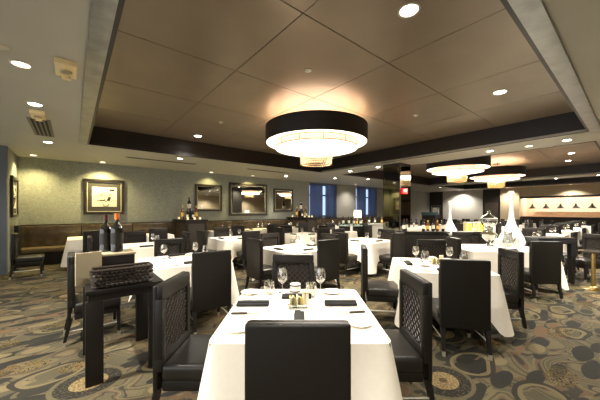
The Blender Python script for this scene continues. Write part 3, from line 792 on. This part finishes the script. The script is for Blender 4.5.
# word used for each side when the table is set square to the viewer / on the room's diagonal
WORD = {0: {'near': 'near', 'far': 'far', 'left': 'left', 'right': 'right'},
        1: {'near': 'near right', 'far': 'far left', 'left': 'near left', 'right': 'far right'}}
def dining_set(loc_word, cx, cy, kind, rz, diag, chairs, settings, detail=2, chair_off=None, glasses=True, caddy=False):
    sx, sy = SIZES[kind]
    place('table_' + kind, (cx, cy, 0), rz, 'dark pedestal table under the cloth ' + loc_word, 'table', 'cloth-covered dining tables')
    place('cloth_' + kind, (cx, cy, 0), rz, 'white tablecloth draped over the table ' + loc_word, 'tablecloth', 'white tablecloths')
    for s in chairs:
        ux, uy, r = SIDE[s]; d = (sx if ux else sy) / 2 + 0.40
        jit = random.uniform(-0.03, 0.03)
        ox, oy = rot2(ux * d - uy * jit, uy * d + ux * jit, rz)
        place('chair', (cx + ox, cy + oy, 0), rz + r + random.uniform(-0.04, 0.04), 'black chair, %s of the table %s' % (WORD[diag][s], loc_word), 'chair', 'black leather dining chairs')
    for s in settings:
        ux, uy, r = SIDE[s]; half = (sx if ux else sy) / 2; W = WORD[diag][s]
        def at(lx, ly): # local in the diner's frame: x to diner's right, y into the table from the edge
            X, Y = rot2(lx, -half + ly, r); X2, Y2 = rot2(X, Y, rz) ; return (cx + X2, cy + Y2, HC)
        if r in (PI / 2, -PI / 2):
            pass
        place('napkin', at(0.0, 0.13), rz + r + (0 if detail > 1 else 0), 'charcoal napkin, %s of the table %s' % (W, loc_word), 'napkin', 'charcoal napkins')
        place('plate', at(-0.25, 0.13), 0, 'white plate, %s of the table %s' % (W, loc_word), 'plate', 'white bread plates')
        if detail > 1:
            place('fork', at(-0.10, 0.27), rz + r + 0.2, 'steel fork, %s of the table %s' % (W, loc_word), 'fork', 'table forks')
            place('knife', at(0.16, 0.26), rz + r + PI / 2, 'table knife, %s of the table %s' % (W, loc_word), 'knife', 'table knives')
        if glasses: place('wine_glass', at(0.24, 0.30), 0, 'wine glass, %s of the table %s' % (W, loc_word), 'wine glass', 'clear wine glasses')
    if caddy:
        place('caddy', (cx, cy + 0.02, HC), rz, 'condiment caddy in the middle of the table ' + loc_word, 'condiment caddy', 'table condiment caddies')
        place('votive', (cx + 0.02, cy + 0.2, HC), 0, 'white votive holder with dark bands on the table ' + loc_word, 'candle holder', 'banded votive holders')

# front table, set square to the viewer, its things placed one by one
L1 = 'in the front centre'
place('table_sq', (0, 2.17, 0), 0, 'dark pedestal table under the front centre cloth', 'table', 'cloth-covered dining tables')
place('cloth_sq', (0, 2.17, 0), 0, 'large white tablecloth in the front centre', 'tablecloth', 'white tablecloths')
for x, y, r, lab in ((-0.01, 1.30, 0, 'black chair with plain back toward the viewer, front centre'), (-0.08, 3.33, PI, 'lattice-backed chair facing the viewer across the front table'),
                     (-0.985, 2.15, -PI / 2, 'lattice-backed chair left of the front table'), (0.93, 2.25, PI / 2, 'lattice-backed chair right of the front table')):
    place('chair', (x, y, 0), r, lab, 'chair', 'black leather dining chairs')
for x, y, lab in ((-0.46, 2.58, 'far left'), (0.30, 2.60, 'far right'), (-0.40, 1.80, 'near left'), (0.40, 1.88, 'near right')):
    place('plate', (x, y, HC), 0, 'white bread plate, %s on the front table' % lab, 'plate', 'white bread plates')
place('napkin', (-0.38, 2.25, HC), 0.02, 'charcoal napkin lying left on the front table', 'napkin', 'charcoal napkins')
place('napkin', (0.33, 2.26, HC), 0, 'charcoal napkin lying right on the front table', 'napkin', 'charcoal napkins')
place('napkin', (-0.005, 1.93, HC), PI / 2, 'charcoal napkin end-on before the front centre chair', 'napkin', 'charcoal napkins')
place('napkin', (-0.03, 2.44, HC), 0.0, 'charcoal napkin at the far side of the front table', 'napkin', 'charcoal napkins')
for x, y, r, lab in ((-0.39, 2.06, 0.06 + PI, 'left of the front table below the napkin'), (0.37, 2.08, 0.1, 'right of the front table below the napkin')):
    place('knife', (x, y, HC), r, 'table knife ' + lab, 'knife', 'table knives')
for x, y, r, lab in ((-0.40, 2.42, 0.05, 'left of the front table above the napkin'), (0.36, 2.42, PI - 0.1, 'right of the front table above the napkin'), (-0.17, 1.86, 1.5, 'near the front centre chair')):
    place('fork', (x, y, HC), r, 'steel fork ' + lab, 'fork', 'table forks')
place('wine_glass', (-0.165, 2.60, HC), 0, 'tall wine glass left on the front table', 'wine glass', 'clear wine glasses')
place('wine_glass', (0.19, 2.60, HC), 0, 'tall wine glass right on the front table', 'wine glass', 'clear wine glasses')
place('tumbler', (-0.28, 2.54, HC), 0, 'stemless tumbler left on the front table', 'tumbler', 'stemless tumblers')
place('tumbler', (0.10, 2.47, HC), 0, 'stemless tumbler right on the front table', 'tumbler', 'stemless tumblers')
place('votive', (-0.045, 2.62, HC), 0, 'white votive holder with dark bands on the front table', 'candle holder', 'banded votive holders')
place('caddy', (-0.01, 2.20, HC), 0.15, 'condiment caddy with packets and shakers on the front table', 'condiment caddy', 'table condiment caddies')

# right table
R2 = -0.17
dining_set('right of the front table', 1.95, 3.93, 'sq', R2, 0, (), ('near', 'far', 'left', 'right'), caddy=True)
for x, y, r, lab in ((1.74, 2.94, R2, 'plain black chair back right of centre, near side of the right table'), (2.36, 5.0, PI + R2, 'lattice-backed chair at the far side of the right table'),
                     (0.93, 4.05, -PI / 2 + R2, 'black chair at the left side of the right table'), (2.82, 3.72, PI / 2 + R2, 'lattice-backed chair at the right side of the right table')):
    place('chair', (x, y, 0), r, lab, 'chair', 'black leather dining chairs')
# table with the vase and urn
dining_set('holding the tall white vase', 4.05, 5.78, 'six', -0.05, 0, (), ('near',), detail=1)
for x, y, r, lab in ((4.17, 4.72, -0.02, 'plain black chair before the table with the tall white vase'), (2.95, 5.35, -PI / 2 - 0.1, 'black chair left of the table with the tall white vase'),
                     (4.0, 6.85, PI, 'black chair behind the table with the tall white vase')):
    place('chair', (x, y, 0), r, lab, 'chair', 'black leather dining chairs')

def room_set(a, n, word, chairs=('near', 'far', 'left', 'right'), settings=('near', 'left', 'right'), kind='room', detail=1, **k):
    p = RA(a, n); dining_set(word, p.x, p.y, kind, TH, 1, chairs, settings, detail, **k)
# left table behind the wine stand
p0 = (-1.82, 4.38)
dining_set('behind the wicker basket', p0[0], p0[1], 'room', TH, 1, ('far',), ('near', 'far', 'right'), detail=2)
place('chair', (-2.74, 3.32, 0), TH - PI / 2, 'black chair behind the left end of the wine stand', 'chair', 'black leather dining chairs')
place('chair', (-1.12, 3.55, 0), TH - 0.1, 'plain black chair between wicker basket and front table', 'chair', 'black leather dining chairs')
room_set(3.54, 4.47, 'beyond the front centre chair row', settings=('near', 'left', 'right'))
room_set(5.87, 4.5, 'left of the mirrored column', settings=('near', 'left'))
room_set(1.21, 7.0, 'behind the two tall wine bottles', chairs=('far', 'left', 'right'), settings=('near', 'right'))
room_set(3.54, 7.2, 'facing the large mirror', chairs=('near', 'left', 'far'), settings=('near', 'left', 'right'))
room_set(5.87, 7.0, 'between the chandelier and the near window', settings=('near', 'left'))
room_set(8.3, 7.2, 'before the window bottle display', settings=('near',), chairs=('near', 'far', 'right'))
room_set(-1.85, 7.3, 'cut by the left picture edge', chairs=('far',), settings=('right', 'near'))
for a, w_ in ((0.45, 'below the framed ink drawing'), (1.95, 'at the banquette end next to the left divider')):
    room_set(a, 9.93, w_, chairs=('near',), settings=('near',), detail=1)
p = RA(-1.02, 9.05)
place('chair', (p.x, p.y, 0), TH - PI / 2, 'black chair by the end of the banquette at far left', 'chair', 'black leather dining chairs')
for a, w_ in ((4.5, 'on the banquette below the square mirror'), (6.0, 'on the banquette below the large mirror'), (7.55, 'on the banquette below the smallest mirror'),
              (10.3, 'on the banquette below the near window'), (12.6, 'on the banquette between the windows')):
    room_set(a, 9.93, w_, chairs=('near',), settings=('near', 'left', 'right'), detail=1)
# second dining bay
room_set(9.4, 1.95, 'behind the tall white vase', chairs=('near', 'right', 'far'), settings=('near', 'left', 'right'), detail=1)
rows = {2.0: 'aisle row', 4.5: 'middle row', 7.0: 'window row'}
dep = ('first', 'second', 'third', 'fourth')
for n, rw in rows.items():
    for i, a in enumerate((11.9, 14.5, 17.1, 19.7) if n < 4 else (13.1, 15.7, 18.3, 20.9)):
        if n == 7.0 and i > 2: continue
        room_set(a, n, '%s in the %s, second bay' % (dep[i], rw), settings=('near', 'left', 'right'), detail=1)

# ================================================================ WINE STAND in the left foreground
x0, y0 = -1.83, 2.37
o = empty('serving_stand', (x0, y0, 0), TH)
AW, ND = 0.62, 0.80
MB().b2(0, AW, 0, ND, 0.795, 0.835, bev=0.006).build('top', darkwood, o)
MB().b2(0.02, AW - 0.02, 0.02, ND - 0.02, 0.735, 0.795).build('apron', darkwood, o, smooth=False)
for xx, yy in ((0.0, 0.02), (AW - 0.13, 0.02), (0.0, ND - 0.08), (AW - 0.13, ND - 0.08)):
    MB().b2(xx, xx + 0.13, yy, yy + 0.06, 0, 0.735, bev=0.004).build('leg', darkwood, o)
tag(o, 'dark wooden serving stand with open legs in the left foreground', 'serving stand')
def stand(lx, ly, z=0.8355): 
    X, Y = rot2(lx, ly, TH); return (x0 + X, y0 + Y, z)
# wicker basket
o = empty('wicker_basket', stand(0.285, 0.11), TH)
k = MB(); bw, bd, bh = 0.45, 0.15, 0.15
for side in range(4):
    L_ = bw if side % 2 == 0 else bd; nst = int(L_ / 0.036)
    for row in range(5):
        pts = []
        z = 0.016 + row * 0.030
        flare = 0.012 * row / 6
        for i in range(nst * 2 + 1):
            u = -L_ / 2 + L_ * i / (nst * 2); off = 0.009 * (1 if (i // 1 + row) % 2 else -1)
            dd = (bd if side % 2 == 0 else bw) / 2 + flare + off
            X, Y = (u, -dd) if side == 0 else (dd, u) if side == 1 else (u, dd) if side == 2 else (-dd, u)
            pts.append((X, Y, z))
        k.tube(pts, 0.0125, 6)
k.build('woven_sides', wicker, o)
k = MB(); hw, hd = bw / 2 + 0.012, bd / 2 + 0.012
k.tube([(-hw, -hd, bh + 0.01), (hw, -hd, bh + 0.01), (hw, hd, bh + 0.01), (-hw, hd, bh + 0.01), (-hw, -hd, bh + 0.01)], 0.012, 8); k.build('rim', wicker, o)
MB().box((0, 0, 0.006), (bw - 0.01, bd - 0.01, 0.01)).build('floor_panel', lat_back, o)
tag(o, 'dark woven wicker basket on the front edge of the serving stand', 'basket')
# riser and what stands on it
o = empty('display_riser', stand(0.27, 0.50), TH)
MB().box((0, 0, 0.12), (0.30, 0.30, 0.24), bev=0.008).build('body', darkwood, o)
MB().box((0, 0, 0.252), (0.32, 0.32, 0.022), bev=0.006).build('top', tan_cover, o)
tag(o, 'dark box riser with a tan top behind the wicker basket', 'display riser')
ZR = 0.8355 + 0.2635
place('magnum_dark', stand(0.185, 0.57, ZR), 0.4, 'dark wine bottle with oxblood cap, left of the pair on the riser', 'wine bottle', 'wine bottles on the riser')
place('orange_bottle', stand(0.275, 0.48, ZR), 0.0, 'dark wine bottle with orange cap on the riser', 'wine bottle', 'wine bottles on the riser')
PROTO['folder'] = MB().box((0, 0, 0.15), (0.21, 0.02, 0.30), bev=0.004).build('menu_folder', tan_cover)
o = empty('menu_folder', stand(0.035, 0.30), TH + 0.3)
PROTO['folder'].parent = o; PROTO['folder'].name = 'cover'
k = MB().box((0, 0.015, 0.145), (0.20, 0.012, 0.27)); k.build('pages', packet_w, o)
tag(o, 'tan menu folder standing upright at the stand end', 'menu folder')
# ================================================================ BOTTLE DISPLAYS
def display(a, n, z, word, set_):
    for i, (kind, da, dn, lab) in enumerate(set_):
        p = RA(a + da, n + dn, z + (0.30 if i == 0 else 0)); place(kind, p, random.uniform(0, 6), lab % word, 'wine bottle' if 'bottle' in kind else 'candle cup', 'bottle display ' + word)
S1 = (('big_bottle', 0.0, 0.10, 'tallest dark wine bottle on %s'), ('gold_large', -0.22, 0.15, 'amber bottle left of the tallest on %s'), ('gold_large', 0.22, -0.0, 'gold labelled bottle right of the tallest on %s'),
      ('dark_bottle', 0.02, -0.28, 'shorter dark bottle before the tallest on %s'), ('dark_bottle', -0.16, -0.2, 'short dark bottle at the left of %s'), ('votive_small', -0.22, -0.45, 'small lit candle cup at the near left of %s'),
      ('votive_small', 0.0, -0.5, 'small lit candle cup at the near middle of %s'), ('votive_small', 0.2, -0.48, 'small lit candle cup at the near right of %s'), ('votive_small', -0.26, 0.45, 'small lit candle cup at the back of %s'))
for a_, w_ in ((3.34, 'left divider'), (8.7, 'divider by the window')):
    o = MB().box((0, 0, 0.149), (0.2, 0.2, 0.298), bev=0.004).build('display_block', darkwood, loc=RA(a_, 10.55, 1.2115), rz=TH); tag(o, 'small dark block raising the tallest bottle on the ' + w_, 'display block')
display(3.34, 10.45, 1.2115, 'the left divider', S1)
display(8.7, 10.45, 1.2115, 'the divider by the window', S1)

def console(name, x, y, w_, d, h, rz, label, m_=darkwood, top_m=None, legs=False, cat='sideboard'):
    o = empty(name, (x, y, 0), rz)
    if legs:
        MB().box((0, 0, h - 0.07), (w_, d, 0.10), bev=0.006).build('apron', m_, o)
        for sx in (-1, 1):
            for sy in (-1, 1): MB().taper((sx * (w_ / 2 - 0.06), sy * (d / 2 - 0.06), 0), (sx * (w_ / 2 - 0.06), sy * (d / 2 - 0.06), h - 0.12), 0.07, 0.10).build('leg', m_, o)
    else:
        MB().box((0, 0, (h - 0.04) / 2 + 0.03), (w_ - 0.03, d - 0.03, h - 0.10)).build('body', m_, o, smooth=False)
        for sx in (-1, 1): 
            dd = MB().box((sx * w_ / 4, -d / 2 + 0.010, h / 2 - 0.01), (w_ / 2 - 0.05, 0.014, h - 0.2), bev=0.003).build('door', m_, o)
            MB().box((sx * 0.05, -d / 2 - 0.004, h / 2 + 0.1), (0.012, 0.016, 0.12)).build('door_handle', steel, dd)
    if not legs: MB().box((0, 0, 0.04), (w_ - 0.06, d - 0.06, 0.08)).build('plinth', m_, o, smooth=False)
    MB().box((0, 0, h - 0.01), (w_ + 0.02, d + 0.02, 0.035), bev=0.005).build('top', top_m or m_, o)
    tag(o, label, cat); return h + 0.0078
h = console('service_station', 1.92, 10.55, 0.85, 0.5, 0.97, 0, 'dark service station with hanging white towel before the far window', top_m=mat('station_top', (150, 168, 160), 0.3))
o = MB().box((0, 0, 0), (0.09, 0.014, 0.72), bev=0.004).build('service_towel', linen, loc=(1.90, 10.272, 0.60)); tag(o, 'long white towel hanging on the dark service station', 'towel')
for i, (dx, dy, k, lab) in enumerate(((-0.28, 0, 'dark_bottle', 'left end'), (-0.05, 0.1, 'dark_bottle', 'middle back'), (0.1, -0.1, 'dark_bottle', 'middle front'), (0.24, 0.06, 'gold_bottle', 'right half'), (0.36, -0.08, 'dark_bottle', 'right end'))):
    place(k, (1.92 + dx, 10.55 + dy, h), i, 'wine bottle at the %s of the towel-hung service station' % lab, 'wine bottle', 'bottles on the service station')
o = empty('table_lamp', (2.22, 10.72, h)); 
MB().lathe([(0.07, 0), (0.07, 0.012), (0.014, 0.02), (0.012, 0.30)], n=20).build('base', steel, o)
MB().lathe([(0.15, 0.28), (0.135, 0.56)], n=4, cap=True).build('lamp_shade', white_glow, o, smooth=False)
tag(o, 'white shaded lamp glowing before the far window', 'lamp')
# buffet with a white front
p = RA(12.2, 8.4)
o = empty('buffet_counter', (4.0, 12.6, 0), 0)
MB().box((0, 0, 0.45), (2.3, 0.6, 0.9)).build('body', mat('buffet_front', (170, 168, 158), 0.5), o, smooth=False)
MB().box((0, 0, 0.92), (2.4, 0.7, 0.04), bev=0.006).build('top', mat('buffet_top', (180, 176, 164), 0.3), o)
tag(o, 'pale buffet counter behind the mirrored column', 'counter')
for i in range(5):
    place(('dark_bottle', 'dark_bottle', 'gold_bottle', 'dark_bottle', 'big_bottle')[i], (3.1 + i * 0.28, 12.45 + 0.1 * (i % 2), 0.9405), i, '%s bottle from the left on the pale buffet counter' % ('first', 'second', 'third', 'fourth', 'fifth')[i], 'wine bottle', 'bottles on the buffet counter')

# wine console in the middle right
h = console('wine_console', 3.42, 7.75, 1.25, 0.45, 0.95, -0.03, 'dark console with a row of wine bottles right of the mirrored column')
for i in range(9):
    x = 3.42 - 0.54 + i * 0.135; k = 'dark_bottle' if i not in (5, 7) else 'gold_bottle'
    if i in (1, 2, 3): y = 7.86
    else: y = 7.70 + 0.03 * (i % 2)
    place(k, (x, y, h), i * 0.7, 'bottle %s in the row on the console right of the column' % ('one', 'two', 'three', 'four', 'five', 'six', 'seven', 'eight', 'nine')[i], 'wine bottle', 'bottles on the wine console')
o = MB().box((0, 0, 0.05), (0.34, 0.16, 0.10), bev=0.02).build('napkin_stack', linen, loc=(3.13, 7.63, h)); tag(o, 'long stack of white napkins before bottles on the console', 'napkin stack')

# sideboard with amber lanterns
h = console('sideboard', 4.78, 7.62, 0.72, 0.42, 0.95, 0, 'dark sideboard carrying two amber candle lanterns')
for i, x in enumerate((4.60, 4.90)):
    o = empty('candle_lantern', (x, 7.58, h)); 
    MB().box((0, 0, 0.115), (0.12, 0.12, 0.20), bev=0.01).build('candle_glow', yellow_glow, o)
    k = MB()
    for sx in (-1, 1):
        for sy in (-1, 1): k.box((sx * 0.08, sy * 0.08, 0.12), (0.022, 0.022, 0.22))
    k.build('frame', china, o, smooth=False)
    MB().box((0, 0, 0.245), (0.19, 0.19, 0.03), bev=0.008).build('lid', china, o); MB().box((0, 0, 0.006), (0.19, 0.19, 0.012), bev=0.003).build('base', china, o)
    tag(o, '%s amber glowing lantern with a white lid on the sideboard' % ('left', 'right')[i], 'lantern', 'amber lanterns')

def tall_vase(x, y, z, s, label):
    o = empty('tall_vase', (x, y, z))
    MB().lathe([(0.20 * s, 0), (0.24 * s, 0.03 * s), (0.25 * s, 0.10 * s), (0.22 * s, 0.20 * s), (0.15 * s, 0.33 * s), (0.085 * s, 0.47 * s), (0.052 * s, 0.62 * s), (0.04 * s, 0.80 * s), (0.038 * s, 0.98 * s), (0.055 * s, 1.06 * s), (0.068 * s, 1.12 * s), (0.06 * s, 1.17 * s), (0.04 * s, 1.19 * s)], n=40).build('body', frosted, o)
    MB().lathe([(0.04 * s, 1.185 * s), (0.046 * s, 1.20 * s), (0.038 * s, 1.20 * s), (0.034 * s, 1.185 * s)], n=24, cap=False).build('rim', china, o)
    tag(o, label, 'vase', 'tall white bottle-shaped vases')
tall_vase(4.65, 6.12, HC, 1.0, 'tall white long-necked vase on the table at right')
h2 = console('plinth_table', 4.42, 8.25, 0.6, 0.6, 0.78, 0, 'low dark stand under the shorter white vase', cat='stand')
tall_vase(4.42, 8.2, h2, 0.86, 'shorter white long-necked vase left of the amber lanterns')
o = empty('crystal_urn', (4.06, 5.98, HC))
MB().lathe([(0.10, 0), (0.11, 0.015), (0.05, 0.04), (0.03, 0.08), (0.06, 0.12), (0.14, 0.19), (0.155, 0.26), (0.10, 0.33), (0.04, 0.37), (0.05, 0.40), (0.13, 0.46), (0.16, 0.54), (0.15, 0.60)], n=32).build('body', thick_glass, o)
MB().lathe([(0.155, 0.602), (0.11, 0.65), (0.05, 0.68), (0.02, 0.70), (0.035, 0.73), (0.03, 0.76), (0.0001, 0.80)], n=32).build('lid', thick_glass, o)
k = MB()
for z in (0.38, 0.60): k.lathe([(0.05 if z < 0.5 else 0.157, z - 0.008), (0.056 if z < 0.5 else 0.165, z), (0.05 if z < 0.5 else 0.157, z + 0.008)], n=32, cap=False)
k.build('metal_collar', steel, o)
MB().lathe([(0.0001, 0.19), (0.10, 0.20), (0.12, 0.25), (0.07, 0.31), (0.0001, 0.32)], n=24).build('filling', mat('urn_filling', (170, 150, 110), 0.6), o)
tag(o, 'tall lidded crystal urn left of the white vase', 'urn')
o = empty('glass_pitcher', (4.38, 5.85, HC))
MB().lathe([(0.07, 0), (0.09, 0.03), (0.10, 0.12), (0.07, 0.22), (0.065, 0.30), (0.08, 0.33)], n=28).build('body', thick_glass, o)
MB().tube([(0.075, 0, 0.29), (0.14, 0, 0.27), (0.15, 0, 0.18), (0.095, 0, 0.11)], 0.009, 8).build('handle', thick_glass, o)
tag(o, 'clear glass pitcher between the crystal urn and white vase', 'pitcher')

# far right: black console, brass pedestal, chair
console('serving_stand', 5.36, 5.98, 0.80, 0.40, 0.95, 0.0, 'black serving stand with thick legs at the right', mat('black_lacquer', (24, 26, 30), 0.3), legs=True, cat='serving stand')
o = empty('pedestal_stand', (5.72, 5.42, 0))
MB().lathe([(0.19, 0), (0.19, 0.012), (0.05, 0.035), (0.028, 0.06)], n=36).build('base', brass, o)
MB().lathe([(0.032, 0.05), (0.032, 0.70)], n=20).build('pole', brass, o)
MB().lathe([(0.05, 0.69), (0.22, 0.725), (0.22, 0.745), (0.0001, 0.746)], n=36).build('top', mat('smoked_top', (60, 55, 46), 0.2), o)
tag(o, 'brass pedestal stand with round foot at the right edge', 'stand')
place('chair', (6.55, 6.15, 0), PI / 2, 'black chair turned side-on at the right picture edge', 'chair', 'black leather dining chairs')

# ================================================================ KITCHEN BEYOND THE PASS
o = empty('kitchen_counter', RA(F - 0.1, 0), TH)
MB().box((0.0, 0.0, 1.125), (0.75, 10.0, 0.05), bev=0.006).build('top', counter_m, o)
tag(o, 'long stone pass counter along the kitchen opening', 'counter')
def flush(name): pass
for i, n in enumerate((4.6, 3.9, 3.2, 2.5, 1.8)):
    p = RA(F + 0.6, n, 0)
    o = empty('heat_lamp', (p.x, p.y, 1.66))
    MB().lathe([(0.19, 0), (0.17, 0.06), (0.07, 0.18), (0.04, 0.30)], n=24, cap=False).build('lamp_shade', black_frame, o)
    MB().tube([(0, 0, 0.28), (0, 0, 1.42)], 0.008, 6).build('cord', black_frame, o)
    MB().lathe([(0.05, 0.02), (0.06, 0.05), (0.03, 0.09), (0.0001, 0.10)], n=16).build('bulb', bulb_dim, o)
    tag(o, 'dark heat lamp over the kitchen pass, %s from the left' % ('first', 'second', 'third', 'fourth', 'fifth')[i], 'heat lamp', 'heat lamps over the pass')
o = empty('kitchen_shelf', RA(F + 2.1, 1.5), TH)
MB().box((0, 0, 1.45), (0.3, 6.5, 0.04)).build('shelf_board', steel, o)
MB().box((-0.1, 0, 0.55), (0.6, 6.5, 1.1)).build('cabinet', beige_wall, o)
tag(o, 'steel shelf and cabinets along the kitchen back wall', 'kitchen shelf')
for i, n in enumerate((4.5, 2.9, 1.3)):
    p = RA(F + 1.2, n, CE)
    o = empty('kitchen_light', p, TH)
    MB().box((0, 0, -0.03), (0.5, 0.9, 0.05)).build('panel_lens', bulb_dim, o)
    area_light('lamp_light', o, (0, 0, -0.07), 34, 0.5, (1, 0.86, 0.7), shape='SQUARE')
    tag(o, 'bright kitchen ceiling panel light, %s from the left' % ('first', 'second', 'third')[i], 'ceiling light', 'kitchen panel lights')
# kitchen ceiling is the lower ceiling itself; a dark doorway with a shelf beside the grey panel
o = empty('door_1', RA(23.49, 6.8), TH - PI / 2); struct(o)
MB().box((0, -0.02, 1.05), (0.8, 0.04, 2.1)).build('door_leaf', mat('door_leaf', (70, 60, 50), 0.5), o, smooth=False)
o = MB().box((0, 0, 0), (0.5, 1.1, 0.22), bev=0.03).build('hostess_canopy', teal, loc=RA(20.6, 9.9, 1.29), rz=TH); tag(o, 'teal covered booth top under the dark far corner', 'booth')
o2 = MB().box((0, 0, 0.59), (0.44, 1.0, 1.18)).build('booth_body', dark_wall); o2.parent = o; o2.location = (0, 0, -1.29)

# ---------------------------------------------------------------- settle the copied things
for o, loc, rz in PENDING:
    o.location = loc; o.rotation_euler = (0, 0, rz)
for k, p in PROTO.items():
    if k not in USED and k not in ('folder',):
        for c in list(p.children_recursive): bpy.data.objects.remove(c)
        bpy.data.objects.remove(p)
